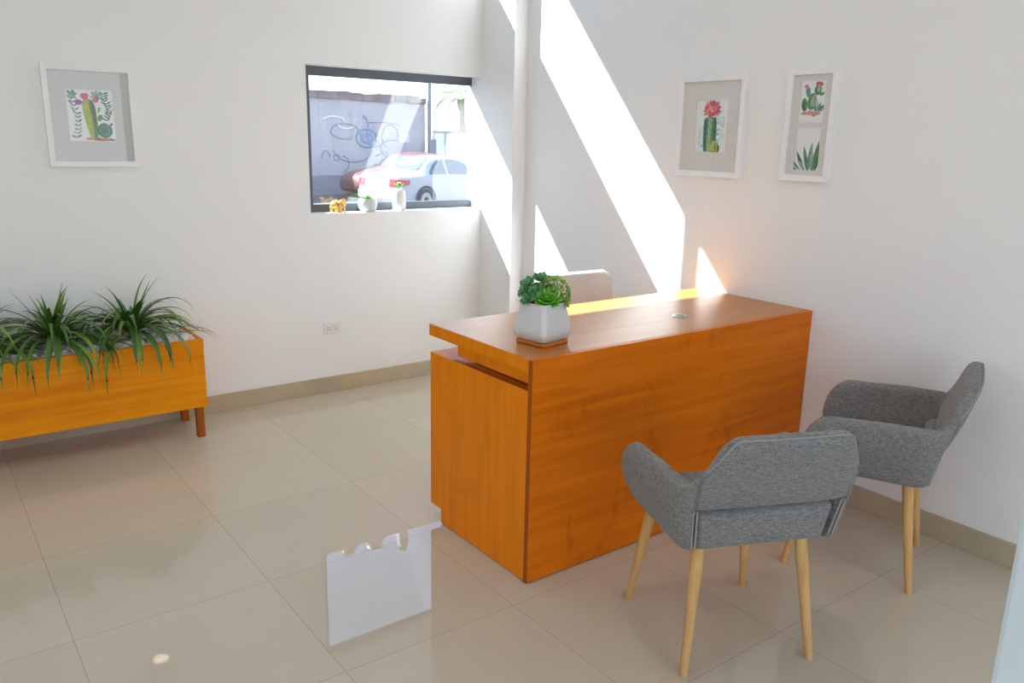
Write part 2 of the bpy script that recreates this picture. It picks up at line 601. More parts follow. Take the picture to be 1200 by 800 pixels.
# pedestal: carcass with a toe notch at its rear foot
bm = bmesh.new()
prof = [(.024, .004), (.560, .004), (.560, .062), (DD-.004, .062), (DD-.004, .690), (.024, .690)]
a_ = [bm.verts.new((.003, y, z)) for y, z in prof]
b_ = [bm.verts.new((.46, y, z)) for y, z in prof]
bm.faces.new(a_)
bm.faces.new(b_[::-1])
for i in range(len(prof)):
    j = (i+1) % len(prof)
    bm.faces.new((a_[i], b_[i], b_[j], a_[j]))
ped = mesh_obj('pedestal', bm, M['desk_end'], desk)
for k, (z0, z1) in enumerate(((.07, .355), (.36, .520), (.525, .685))):
    d_ = part_box('drawer', (.022, DD-.003, z0), (.455, DD+.014, z1), M['desk_end'], desk, .002, 1)
    bm = bmesh.new()
    rbox(bm, (.17, DD+.014, (z0+z1)/2-.006), (.31, DD+.03, (z0+z1)/2+.006), .003, 2)
    mesh_obj('handle', bm, M['chrome'], d_)
part_box('edge_or_shade_strip', (.0035, .0245, .6895), (.0235, .478, .6925), M['desk_edge_and_shade'], desk, .0005, 1)  # dark strip on the pedestal top, painting in the shade below the apron
part_box('side_panel', (LD-.02, .0205, .004), (LD-.001, DD-.02, DZ-.045), M['desk_end'], desk, .001, 1)
# cable grommet, set in the top
gx, gy = 1.055-DX0, -.300-DY0
bm = bmesh.new()
lathe(bm, [(.030, DZ-.004), (.030, DZ+.0025), (.027, DZ+.004), (.022, DZ+.004), (.020, DZ+.001)], 28, (gx, gy, 0))
g_ = mesh_obj('cable_grommet', bm, M['chrome'], desk, smooth=True, angle=40)
g_['label'] = 'round black and silver cable grommet'
bm = bmesh.new()
lathe(bm, [(.0215, DZ+.001), (.0215, DZ+.0032)], 24, (gx, gy, 0))
mesh_obj('grommet_cap', bm, M['black'], g_)

# ================================================================== FLOOR CHAIRS
def chair_path():
    """centre line of the wrap-round shell, seen from above, left arm tip to right arm tip"""
    pts = []
    n = 22
    for i in range(n):
        u = (i/n)**1.7
        y = .1915*(1-u) - .17*u
        pts.append((-.256+.004*u, y, -1, 0))
    for i in range(13):
        a = PI + (PI/2)*i/12
        pts.append((-.190+.062*math.cos(a), -.17+.062*math.sin(a), math.cos(a), math.sin(a)))
    m = 36
    half = []
    for i in range(1, m):
        half.append((-.190+.380*i/m, -.232, 0, -1))
    mir = [(-x, y, -nx, ny) for x, y, nx, ny in pts[::-1]]
    return pts, half, mir

def sm(t):
    t = max(0, min(1, t))
    return t*t*(3-2*t)

def shell_ring(x, y, nx, ny, zl, zt, half_t, lean_w, k=7):
    """closed rounded section through the shell"""
    r = min(half_t, max(.002, (zt-zl)*.48))
    ring = []
    def P(off, z):
        ly = -.34*max(0, z-.55)*lean_w
        off -= .22*max(0, .55-z)
        return (x+nx*off, y+ny*off+ly, z)
    for i in range(k):
        ring.append(P(r*(1+.12*math.sin(PI*i/(k-1))), zl+r+(zt-zl-2*r)*i/(k-1)))
    for a in (30, 60, 90, 120, 150):
        ring.append(P(r*math.cos(math.radians(a)), zt-r+r*math.sin(math.radians(a))))
    for i in range(k):
        ring.append(P(-r*(1+.12*math.sin(PI*i/(k-1))), zt-r-(zt-zl-2*r)*i/(k-1)))
    for a in (210, 240, 270, 300, 330):
        ring.append(P(r*math.cos(math.radians(a)), zl+r+r*math.sin(math.radians(a))))
    return ring

def arm_top(x, y):
    ax = abs(x)
    if y > .085:
        t = min(1, (y-.085)/.107)
        return .480+.140*max(0, 1-t**2.1)**(1/2.1)
    if y > -.11:
        return .620+.008*sm((.085-y)/.19)
    if ax < .150:
        zb = .782
    elif ax < .184:
        zb = .782-.030*((ax-.150)/.034)**2
    else:
        zb = .752-2.2*(ax-.184)
    return .628+(max(zb, .628)-.628)*sm((-.11-y)/.075)

def arm_low(y):
    if y <= .09:
        return .412
    t = min(1, (y-.09)/.102)
    return .478-.066*math.sqrt(max(0, 1-t*t))

def lean_w(y):
    return sm((-.06-y)/.15)

def make_armchair():
    t = thing('armchair', 'grey', 'armchair')
    left, mid, right = chair_path()
    full = left+mid+right
    nl = len(left)
    cut = nl-5
    def build(seq, back):
        bm = bmesh.new()
        rings = []
        for (x, y, nx, ny) in seq:
            zt = arm_top(x, y)
            zl = .548 if back else arm_low(y)
            ht = .023
            if back:
                ht += .006*sm((.2-abs(x))/.15)
            rings.append(shell_ring(x, y, nx, ny, zl, zt, ht, lean_w(y)))
        loft(bm, rings)
        return bm
    fab = M['fabric']
    for seq in (left[:cut+1], right[nl-1-cut:]):
        mesh_obj('armrest', build(seq, False), fab, t, smooth=True)
    mesh_obj('backrest', build(full[cut:len(full)-cut], True), fab, t, smooth=True)
    # seat: cushion with a tall rear band
    bm = bmesh.new()
    rbox(bm, (-.216, -.190, .402), (.216, .200, .476), .03, 4)
    rbox(bm, (-.216, -.236, .408), (.216, -.185, .535), .022, 4)
    for v in bm.verts:
        if v.co.y < -.12:
            d = .22*max(0, .55-v.co.z)
            v.co.y += d*.87
            v.co.x -= math.copysign(d*.5, v.co.x)
    mesh_obj('seat', bm, fab, t, smooth=True, angle=60)
    # piping down the rear seams and round the back panel edge
    for s in (-1, 1):
        for dx in (0, .011):
            bm = bmesh.new()
            px_, py_, nx_, ny_ = full[cut]
            pts = []
            for i in range(9):
                z = .426+.124*i/8
                off = .020-.22*max(0, .55-z)
                pts.append((s*-(px_+nx_*off+dx), py_+ny_*off-.0015, z))
            tube(bm, pts, .0032, 6)
            mesh_obj('piping', bm, M['piping'], t, smooth=True)
    bm = bmesh.new()
    pts = []
    for (x, y, nx, ny) in full[cut:len(full)-cut]:
        zt = arm_top(x, y)
        r = .023+.006*sm((.2-abs(x))/.15)
        z = zt-r+r*.78
        ly = -.34*max(0, z-.55)*lean_w(y)
        pts.append((x+nx*r*.74, y+ny*r*.74+ly, z))
    tube(bm, pts, .0026, 6)
    mesh_obj('edge_piping', bm, M['edge_piping'], t, smooth=True)
    for s in (0, 1):
        bm = bmesh.new()
        x, y, nx, ny = full[cut] if s == 0 else full[len(full)-1-cut]
        zt = arm_top(x, y)
        pts = []
        for i in range(8):
            z = .552+(zt-.575)*i/7
            ly = -.34*max(0, z-.55)*lean_w(y)
            pts.append((x+nx*.0245, y+ny*.0245+ly, z))
        tube(bm, pts, .0022, 6)
        mesh_obj('seam', bm, fab, t, smooth=True)
    for sx in (-1, 1):
        for sy in (-1, 1):
            bm = bmesh.new()
            top = Vector((sx*.156, sy*.148, .440))
            bot = Vector((sx*(.203 if sy < 0 else .212), sy*.208, .0))
            n = 14
            rings = []
            for zf, r in ((0, .019), (.3, .0185), (.7, .0145), (.985, .0115), (1, .010)):
                c = top.lerp(bot, zf)
                rings.append([(c.x+r*math.cos(2*PI*k/n), c.y+r*math.sin(2*PI*k/n), c.z) for k in range(n)])
            loft(bm, rings)
            mesh_obj('leg', bm, M['chair_leg'], t, smooth=True, angle=50)
    for o in t.children:
        if not o.name.startswith('leg'):
            o.location.z = -.018
    return t
armA = make_armchair()
armA.location = (.452, -1.062, 0)
armA.rotation_euler = (0, 0, math.radians(-23.5))
armB = copy_tree(armA)
armB.location = (1.266, -1.045, 0)
armB.rotation_euler = (0, 0, math.radians(23.8))
tag(armA, 'grey upholstered armchair nearest the camera, its back turned to us', 'armchair', 'grey armchairs before the desk')
tag(armB, 'grey upholstered armchair beside the right wall, seen from its side', 'armchair', 'grey armchairs before the desk')

# ================================================================== CHAIR BEHIND THE DESK
t = thing('desk_chair', 'beige fabric chair behind the desk with only its backrest showing', 'chair', (1.150, .335, 0), PI)
bm = bmesh.new()
rings = []
for i in range(13):
    u = -1+2*i/12
    x = .226*u
    zt = .866-.022*max(0, (abs(u)-.84)/.16)**2.0
    r = .026
    ring = []
    for k in range(6):
        z = .50+(zt-r-.50)*k/5
        ring.append((x, -.13+.10*0+.026-.12*(z-.5)*.35+.02*u*u, z))
    for a in (45, 90, 135):
        z = zt-r+r*math.sin(math.radians(a))
        ring.append((x, -.13+.026*math.cos(math.radians(a))-.12*(z-.5)*.35+.02*u*u, z))
    for k in range(6):
        z = zt-r-(zt-r-.50)*k/5
        ring.append((x, -.13-.026-.12*(z-.5)*.35+.02*u*u, z))
    rings.append(ring)
loft(bm, rings)
bmesh.ops.bevel(bm, geom=[e for e in bm.edges if len(e.link_faces) == 2 and e.calc_face_angle(0) > 1.0], offset=.012, segments=3, affect='EDGES')
mesh_obj('backrest', bm, M['beige_fabric'], t, smooth=True, angle=60)
bm = bmesh.new()
rbox(bm, (-.23, -.13, .42), (.23, .31, .50), .03, 4)
mesh_obj('seat', bm, M['beige_fabric'], t, smooth=True, angle=60)
for s in (-1, 1):
    bm = bmesh.new()
    tube(bm, [(s*.16, -.16, .43), (s*.16, -.185, .52), (s*.16, -.19, .66)], .012, 8)
    mesh_obj('back_support', bm, M['chair_leg'], t, smooth=True, angle=60)
for sx in (-1, 1):
    for (y0, y1) in ((-.09, -.15), (.25, .29)):
        bm = bmesh.new()
        tube(bm, [(sx*.17, y0, .425), (sx*.21, y1, 0)], [.019, .012], 12)
        mesh_obj('leg', bm, M['chair_leg'], t, smooth=True, angle=60)

# ================================================================== SUCCULENT ON THE DESK
def leaf(bm, base, d, up, L, W, T=.25, curl=.0, n=5, mi=0, tipw=0.0, shape=None):
    """a fleshy leaf: flattened spindle bending along `up`"""
    base, d = Vector(base), Vector(d).normalized()
    up = (Vector(up) - d*Vector(up).dot(d)).normalized()
    side = d.cross(up).normalized()
    rings = []
    for i in range(n+1):
        s = i/n
        w = W*(shape(s) if shape else math.sin(PI*min(1, .12+.86*s))**.8)
        w = max(w, W*.03)
        c = base + d*(L*s) + up*(curl*L*s*s)
        th = w*T
        rings.append([c+side*w*math.cos(a)+up*th*math.sin(a) for a in (0, PI/3, 2*PI/3, PI, 4*PI/3, 5*PI/3)])
    loft(bm, rings, mi=mi)

def rosette(bm, c, axis, R, n_rows=4, per=7, W=.5, T=.3):
    c, axis = Vector(c), Vector(axis).normalized()
    ref = Vector((1, 0, 0)) if abs(axis.x) < .8 else Vector((0, 1, 0))
    u = axis.cross(ref).normalized()
    v = axis.cross(u)
    for row in range(n_rows):
        f = row/max(1, n_rows-1)
        el = math.radians(12+62*f)
        L = R*(1-.55*f)
        for k in range(per):
            a = 2*PI*(k+.5*(row % 2))/per+.3*row+random.uniform(-.1, .1)
            hd = u*math.cos(a)+v*math.sin(a)
            d = hd*math.cos(el)+axis*math.sin(el)
            leaf(bm, c+axis*(R*.10*f), d, axis, L*random.uniform(.92, 1.05), L*W*.5, T, .22,
                 shape=lambda s: (.35+1.0*s if s < .62 else max(.06, .97-2.3*(s-.62)**1.25*1.35)))

SP = Vector((.295, -.345, DZ))
sa = thing('saucer', 'square orange wooden saucer under the white pot on the desk', 'saucer', SP, math.radians(9))
bm = bmesh.new()
rbox(bm, (-.066, -.066, 0), (.066, .066, .011), .006, 3)
mesh_obj('plate', bm, M['saucer'], sa, smooth=True, angle=40)
bm = bmesh.new()
for s in (-1, 1):
    rbox(bm, (-.066, s*.062-.004, .009), (.066, s*.062+.004, .0145), .002, 2)
    rbox(bm, (s*.062-.004, -.058, .009), (s*.062+.004, .058, .0145), .002, 2)
mesh_obj('raised_rim', bm, M['saucer'], sa)

pt = thing('potted_succulent', 'white square ceramic pot with green succulents standing on the desk', 'potted plant', SP+Vector((0, 0, .0112)), math.radians(9))
def sq_ring(h, z, rr=.25, n=8):
    """rounded square, half-width h"""
    r = h*rr
    out = []
    for q in range(4):
        cx, cy = ((1, 1), (-1, 1), (-1, -1), (1, -1))[q]
        for i in range(n):
            a = q*PI/2+(PI/2)*i/(n-1)
            out.append(((h-r)*cx+r*math.cos(a), (h-r)*cy+r*math.sin(a), z))
    return out
bm = bmesh.new()
loft(bm, [sq_ring(*q) for q in ((.040, 0), (.056, .001), (.068, .008), (.0765, .022), (.0785, .034), (.076, .050), (.066, .098), (.0585, .130),
                                (.0575, .1335), (.0555, .1345), (.0535, .1335), (.0535, .12))])
mesh_obj('pot', bm, M['ceramic'], pt, smooth=True, angle=60)
bm = bmesh.new()
loft(bm, [sq_ring(.0535, .120), sq_ring(.0535, .1235)])
for k in range(70):
    x, y = random.uniform(-.048, .048), random.uniform(-.048, .048)
    ellipsoid(bm, (x, y, .1245), (random.uniform(.003, .006),)*2+(.004,), seg=6)
mesh_obj('gravel', bm, M['soil'], pt)
SR = Matrix.Rotation(math.radians(-48.3), 3, 'Z')      # the show side of the planting
def sv(x, y, z):
    return SR @ Vector((x, y, z))
bm = bmesh.new()
rosette(bm, sv(.010, -.022, .140), sv(.05, -.62, .80), .060, 5, 8, .66, .22)
mesh_obj('rosette', bm, M['rosette'], pt, smooth=True)
for (c, ax, R) in (((-.012, .012, .208), (.1, -.4, .9), .036), ((-.052, .005, .190), (-.5, -.4, .8), .036), ((-.066, -.005, .166), (-.8, -.3, .5), .032),
                   ((-.034, -.016, .166), (-.3, -.7, .7), .038), ((-.052, -.026, .146), (-.6, -.6, .5), .032), ((-.020, .024, .176), (0, .2, 1), .034)):
    bm = bmesh.new()
    rosette(bm, sv(*c), sv(*ax), R, 3, 6, 1.0, .14)
    o = mesh_obj('rosette', bm, M['rosette_dark'], pt, smooth=True)
    o['label'] = 'darker green rosette on a stem at the left of the pot'
    bs = bmesh.new()
    tube(bs, [sv(c[0]*.45, c[1]*.5, .120), sv(c[0]*.75, c[1]*.8, .12+(c[2]-.12)*.5), sv(*c)], .0024, 6)
    mesh_obj('stem', bs, M['green_stem'], pt, smooth=True)
rg = random.Random(12)
for i in range(18):
    u = (i+.5)/18
    a = math.radians(-40+205*u)+rg.uniform(-.1, .1)
    rr = .060 if i % 3 else .034
    c = (.036+rr*.80*math.cos(a), rg.uniform(-.022, .026), .158+rr*.85*math.sin(a)+rg.uniform(-.004, .008))
    ax = (c[0]-.036, c[1]-.02, c[2]-.135)
    bm = bmesh.new()
    rosette(bm, sv(*c), sv(*ax), rg.uniform(.018, .023), 3, 5, .85, .3)
    o = mesh_obj('tuft', bm, M['rosette_pale'], pt, smooth=True)
    o['label'] = 'pale green tuft on a reddish stem at the right of the pot'
    b0 = Vector((.034, .008, .121))
    cc = Vector(c)
    m1 = b0.lerp(cc, .5)+Vector((.012*math.cos(a), 0, -.008))
    bs = bmesh.new()
    tube(bs, [sv(*b0), sv(*b0.lerp(m1, .5)), sv(*m1), sv(*m1.lerp(cc, .6)), sv(*cc)], .0014, 6)
    mesh_obj('stem', bs, M['red_stem'], pt, smooth=True)

# ================================================================== PLANTER
PLX0, PLX1, PLY0, PLY1, PLZ0, PLZ1 = -1.76, -.333, 1.518, 1.842, .157, .504
pln = thing('planter_box', 'long golden wooden planter box on short legs against the window wall', 'planter', (PLX0, PLY0, 0))
lx, ly = PLX1-PLX0, PLY1-PLY0
bm = bmesh.new()
th = .018
rbox(bm, (0, 0, PLZ0), (lx, th, PLZ1), .0015, 1)
rbox(bm, (0, ly-th, PLZ0), (lx, ly, PLZ1), .0015, 1)
rbox(bm, (0, th, PLZ0), (th, ly-th, PLZ1), .0015, 1)
rbox(bm, (lx-th, th, PLZ0), (lx, ly-th, PLZ1), .0015, 1)
box(bm, (th, th, PLZ0), (lx-th, ly-th, PLZ0+.02))
mesh_obj('box', bm, M['planter'], pln)
for x in (.02, lx-.055):
    for y in (.004, ly-.04):
        part_box('leg', (x, y, 0), (x+.036, y+.036, PLZ0), M['planter_leg'], pln, .0015, 1)
for x in (.027, lx-.048):
    part_box('cross_rail', (x, .04, PLZ0-.03), (x+.022, ly-.04, PLZ0), M['planter_leg'], pln, .001, 1)
# pebbles
bm = bmesh.new()
box(bm, (PLX0+th+.001, PLY0+th+.001, PLZ1-.09), (PLX1-th-.001, PLY1-th-.001, PLZ1-.006))
rnd = random.Random(3)
for i in range(460):
    x = rnd.uniform(PLX0+.040, PLX1-.040)
    y = rnd.uniform(PLY0+.042, PLY1-.042)
    s = rnd.uniform(.015, .026)
    ellipsoid(bm, (x, y, PLZ1-.004+rnd.uniform(0, .018)), (s, s*rnd.uniform(.7, 1), s*rnd.uniform(.5, .75)),
              Matrix.Rotation(rnd.uniform(0, PI), 3, 'Z') @ Matrix.Rotation(rnd.uniform(-.4, .4), 3, 'X'), seg=8)
pb = mesh_obj('pebble_bed', bm, M['pebble'], smooth=True)
tag(pb, 'bed of white pebbles filling the wooden planter', 'pebbles', kind='stuff')

def strap_leaf(bm, base, az, el, L, W, grav, rng):
    """long arching grass-like leaf with a shallow fold"""
    n = 16
    p = Vector(base)
    e = el
    a = az
    da = rng.uniform(-.35, .35)/n
    pts = []
    for i in range(n+1):
        pts.append(p.copy())
        d = Vector((math.cos(a)*math.cos(e), math.sin(a)*math.cos(e), math.sin(e)))
        p = p+d*(L/n)
        e = max(-1.52, e-grav*(1.0/n)*(.35+1.3*i/n)*max(.25, math.cos(e)**.5 if math.cos(e) > 0 else .25))
        a += da
        inside = (p.x < PLX1+.01 and p.y > PLY0-.012)
        if inside and p.z < PLZ1+.030:
            p.z = PLZ1+.030+rng.uniform(0, .004)
            e = max(e, -.05)
        if p.y > YB-.035:
            p.y = YB-.035
    rows = []
    for i in range(n+1):
        s = i/n
        t = (pts[min(i+1, n)]-pts[max(i-1, 0)])
        if t.length < 1e-6:
            t = Vector((0, 0, -1))
        t.normalize()
        side = t.cross(Vector((0, 0, 1)))
        if side.length < .15:
            side = Vector((-math.sin(a), math.cos(a), 0))
        side.normalize()
        nrm = side.cross(t).normalized()
        w = W*(.45+1.6*s if s < .34 else 1.0-((s-.34)/.66)**1.7)
        w = max(w, .0004)
        th = .0011*(1-s*.7)
        c = pts[i]
        rows.append([c-side*w+nrm*w*.35, c+nrm*th, c+side*w+nrm*w*.35, c-nrm*th*.6])
    loft(bm, rows, True, True)

def strap_plant(x, y, seed, label, n=100, z=.540, scale=1.0):
    t = thing('spider_plant', label, 'plant', (x, y, PLZ1-.02), group='strap leaved plants in the planter')
    rng = random.Random(seed)
    bm = bmesh.new()
    for i in range(n):
        f = i/n
        az = i*2.399963+rng.uniform(-.3, .3)
        if f < .16:
            el = rng.uniform(1.05, 1.45)
            L = rng.uniform(.20, .30)
            g = rng.uniform(.3, 1.5)
        elif f < .5:
            el = rng.uniform(.55, 1.05)
            L = rng.uniform(.26, .40)
            g = rng.uniform(1.5, 2.8)
        else:
            el = rng.uniform(.10, .6)
            L = rng.uniform(.28, .45)
            g = rng.uniform(2.2, 3.6)
        toward_wall = max(0, math.sin(az))
        L *= scale*(1-.40*toward_wall)
        r0 = .012
        strap_leaf(bm, (x+r0*math.cos(az), y+r0*math.sin(az), z+rng.uniform(0, .035)), az, el, L, rng.uniform(.0092, .0142), g, rng)
    o = mesh_obj('foliage', bm, M['blade'], None, smooth=True, angle=50)
    o.parent = t
    o.matrix_parent_inverse = Matrix.Translation(t.location).inverted()
    bm = bmesh.new()
    tube(bm, [(0, 0, 0), (0, 0, .03), (0, 0, .070)], [.016, .015, .010], 10)
    mesh_obj('stem', bm, M['plant_core'], t, smooth=True)
strap_plant(-.625, 1.655, 11, 'arching strap leaved plant at the right end of the wooden planter')
strap_plant(-.955, 1.655, 23, 'arching strap leaved plant second from the right in the planter')
strap_plant(-1.275, 1.655, 37, 'arching strap leaved plant at the left edge of the photo')

# ================================================================== PICTURES
def ell(cx, cy, rx, ry, rot=0, n=18, wob=0, seed=0):
    rg = random.Random(seed)
    out = []
    c, s = math.cos(rot), math.sin(rot)
    for k in range(n):
        a = 2*PI*k/n
        q = 1+rg.uniform(-wob, wob)
        x, y = rx*q*math.cos(a), ry*q*math.sin(a)
        out.append((cx+x*c-y*s, cy+x*s+y*c))
    return out

def blade2(x, y, ang, L, W):
    d = (math.cos(ang), math.sin(ang))
    n = (-d[1], d[0])
    pts = []
    for s, w in ((0, .35), (.25, .9), (.5, 1), (.75, .7), (1, 0.02)):
        pts.append((x+d[0]*L*s+n[0]*W*w, y+d[1]*L*s+n[1]*W*w))
    for s, w in ((.75, .7), (.5, 1), (.25, .9), (0, .35)):
        pts.append((x+d[0]*L*s-n[0]*W*w, y+d[1]*L*s-n[1]*W*w))
    return pts

def picture(label, loc, rz, w, h, apertures, arts, mat):
    """local x right, z up, wall at y=0, room towards -y"""
    t = thing('picture_frame', label, 'picture', loc, rz, group='framed cactus prints')
    fw, fd = .024, .026
    bm = bmesh.new()
    def bar(o, i):
        # mitred bar between outer edge o=(p,q) and inner edge i
        (ax, az), (bx, bz) = o
        (cx, cz), (dx, dz) = i
        f0 = [(ax, -fd, az), (bx, -fd, bz), (dx, -fd+.003, dz), (cx, -fd+.003, cz)]
        b0 = [(ax, -.001, az), (bx, -.001, bz), (dx, -.001, dz), (cx, -.001, cz)]
        loft(bm, [f0, b0])
    O = [(-w/2, -h/2), (w/2, -h/2), (w/2, h/2), (-w/2, h/2)]
    I = [(-w/2+fw, -h/2+fw), (w/2-fw, -h/2+fw), (w/2-fw, h/2-fw), (-w/2+fw, h/2-fw)]
    for k in range(4):
        j = (k+1) % 4
        bar((O[k], O[j]), (I[k], I[j]))
    mesh_obj('frame', bm, M['white_frame'], t)
    # mount board with its openings
    bm = bmesh.new()
    x0, x1, z0, z1 = I[0][0], I[1][0], I[0][1], I[2][1]
    ym0, ym1 = -.011, -.0085
    aps = sorted(apertures, key=lambda a: a[1])
    zc = z0
    for (cx, cz, aw, ah) in aps:
        box(bm, (x0, ym0, zc), (x1, ym1, cz-ah/2))
        box(bm, (x0, ym0, cz-ah/2), (cx-aw/2, ym1, cz+ah/2))
        box(bm, (cx+aw/2, ym0, cz-ah/2), (x1, ym1, cz+ah/2))
        zc = cz+ah/2
    box(bm, (x0, ym0, zc), (x1, ym1, z1))
    mesh_obj('mount_board', bm, mat, t)
    for (cx, cz, aw, ah), art in zip(apertures, arts):
        bm = bmesh.new()
        mats = [M['paper']]
        idx = {}
        box(bm, (cx-aw/2-.004, -.0075, cz-ah/2-.004), (cx+aw/2+.004, -.0040, cz+ah/2+.004))
        for k, (colr, poly) in enumerate(art):
            if colr not in idx:
                idx[colr] = len(mats)
                mats.append(PIG[colr])
            y = -.0077-.00002*k
            vs = [bm.verts.new((cx+max(-aw/2, min(aw/2, px)), y, cz+max(-ah/2, min(ah/2, pz)))) for px, pz in poly]
            try:
                f = bm.faces.new(vs)
                f.material_index = idx[colr]
            except ValueError:
                pass
        me = mesh_obj_raw('print', bm, mats, t)
    bm = bmesh.new()
    yg = -.0165
    vs = [bm.verts.new(p) for p in ((x0, yg, z0), (x1, yg, z0), (x1, yg, z1), (x0, yg, z1))]
    bm.faces.new(vs)
    mesh_obj('glass', bm, M['pic_glass'], t)
    return t

def mesh_obj_raw(name, bm, mats, parent):
    me = bpy.data.meshes.new(name)
    bm.to_mesh(me)
    bm.free()
    for m in mats:
        me.materials.append(m)
    o = bpy.data.objects.new(name, me)
    return link(o, parent)

# art 1: two cacti with magenta flowers between leafy sprigs
A1 = []
rg = random.Random(5)
for (bx, bz, top, side) in ((-.070, -.100, .095, -1), (.064, -.02, .10, 1)):
    n = 12
    for i in range(n):
        f = i/(n-1)
        x = bx+.012*math.sin(f*5)+(.006*f)
        z = bz+(top-bz)*f
        for s in (-1, 1):
            ang = PI/2+s*rg.uniform(.7, 1.25)
            c = rg.choice(['teal', 'blue', 'green', 'sage', 'dark_green', 'blue', 'teal', 'yellow' if i % 4 == 0 else 'teal'])
            A1.append((c, blade2(x, z, ang, rg.uniform(.018, .028), rg.uniform(.0030, .0045))))
for x, z in ((-.075, .092), (.025, .092)):
    for k in range(6):
        A1.append((rg.choice(['sage', 'teal']), blade2(x, z, PI*k/3+.3, .026, .006)))
A1 += [('lime', [(-.036, .060), (-.028, .072), (-.014, .078), (0, .074), (.012, .064), (.018, .03), (.022, -.05), (.020, -.100), (-.010, -.102), (-.020, -.06), (-.032, 0)]),
       ('green', [(-.008, .076), (.004, .073), (.014, .062), (.020, .03), (.024, -.05), (.021, -.100), (.004, -.101), (.006, -.05), (.000, 0), (-.006, .03)]),
       ('dark_green', [(.002, .070), (.014, .060), (.020, .03), (.022, -.03), (.012, -.04), (.006, 0), (.004, .03)]),
       ('brown', [(-.008, .070), (-.003, .069), (.003, .02), (.008, -.04), (.004, -.04), (-.003, .02)]),
       ('dark_green', ell(.052, -.066, .032, .034, 0, 16, .04, 2)),
       ('teal', ell(.054, -.064, .027, .029, 0, 14, .05, 3)),
       ('green', ell(.047, -.060, .014, .022, .2, 14, .05, 4)),
       ('green', ell(.036, -.008, .010, .016, -.4)), ('lime', ell(.034, .028, .006, .014, -.3)),
       ('brown', blade2(.074, -.048, .8, .016, .004)), ('magenta', ell(.083, -.036, .006, .005)),
       ('magenta', ell(-.022, .087, .018, .016, 0, 14, .12, 1)), ('violet', ell(-.050, .060, .015, .013, 0, 14, .12, 2)),
       ('magenta', ell(.023, .074, .013, .013, 0, 14, .12, 3)), ('red', ell(-.021, .088, .008, .007)),
       ('violet', ell(-.049, .061, .006, .005)), ('red', ell(.023, .074, .006, .006)),
       ('brown', ell(.030, -.106, .066, .007, 0, 20, .2, 4)), ('terracotta', ell(-.010, -.104, .022, .006)),
       ('terracotta', ell(.050, -.106, .020, .005)), ('ink', ell(.085, -.109, .010, .003))]
picture('left framed print of two green cacti with magenta flowers, on the window wall',
        (-.671, YB, 1.549), 0, .389, .456, [(0, .004, .200, .232)], [A1], M['mat_board'])

# art 2: one columnar cactus crowned by a red flower
A2 = [('mist', ell(.045, .02, .035, .06, .2, 18, .15, 5)), ('mist', ell(-.052, -.05, .026, .05, 0, 18, .15, 6)),
      ('mist', ell(.050, -.03, .03, .05, 0, 18, .15, 7))]
A2 += [('teal', [(-.044, .025), (-.036, .040), (.026, .042), (.032, .02), (.036, -.05), (.038, -.116), (-.036, -.116), (-.042, -.06)]),
       ('dark_green', [(-.044, .02), (-.030, .034), (-.022, .034), (-.024, -.116), (-.036, -.116), (-.043, -.05)]),
       ('sage', [(-.018, .036), (-.006, .036), (-.006, -.116), (-.016, -.116)]),
       ('lime', [(-.004, .036), (.004, .036), (.002, -.116), (-.010, -.116)]),
       ('dark_green', [(.012, .038), (.026, .036), (.032, .0), (.030, -.06), (.014, -.06)]),
       ('green', [(.006, .02), (.013, .02), (.011, -.08), (.003, -.09)])]
rg = random.Random(9)
for i in range(26):
    s = rg.choice((-1, 1))
    z = rg.uniform(-.10, .03)
    A2.append((rg.choice(['dark_green', 'teal']), blade2(s*.036, z, PI/2-s*rg.uniform(.9, 1.8), rg.uniform(.008, .017), .0018)))
for i in range(16):
    a = PI*(-.15)+PI*1.3*i/15
    A2.append((rg.choice(['red', 'coral', 'pink', 'red']), blade2(.0+.010*math.cos(a), .070+.008*math.sin(a), a+rg.uniform(-.15, .15), rg.uniform(.034, .050), .0085)))
for i in range(9):
    a = PI*(.0)+PI*i/8
    A2.append((rg.choice(['coral', 'red', 'terracotta']), blade2(.0, .068, a+rg.uniform(-.2, .2), rg.uniform(.022, .034), .007)))
A2 += [('red', ell(0, .056, .020, .014, 0, 14, .15, 8)), ('pink', ell(.002, .070, .008, .010)), ('magenta', ell(-.012, .046, .010, .008, 0, 12, .2, 9)),
       ('yellow', ell(.030, -.096, .026, .028, 0, 16, .06, 10)), ('lime', ell(.018, -.098, .008, .024, .1)), ('green', ell(.033, -.096, .004, .022)),
       ('dark_green', ell(.050, -.100, .008, .018)), ('lime', ell(.043, -.100, .005, .020))]
picture('framed print of a red flowered columnar cactus, on the right wall',
        (XR, .108, 1.566), -PI/2, .386, .457, [(0, .002, .186, .236)], [A2], M['mat_board_warm'])

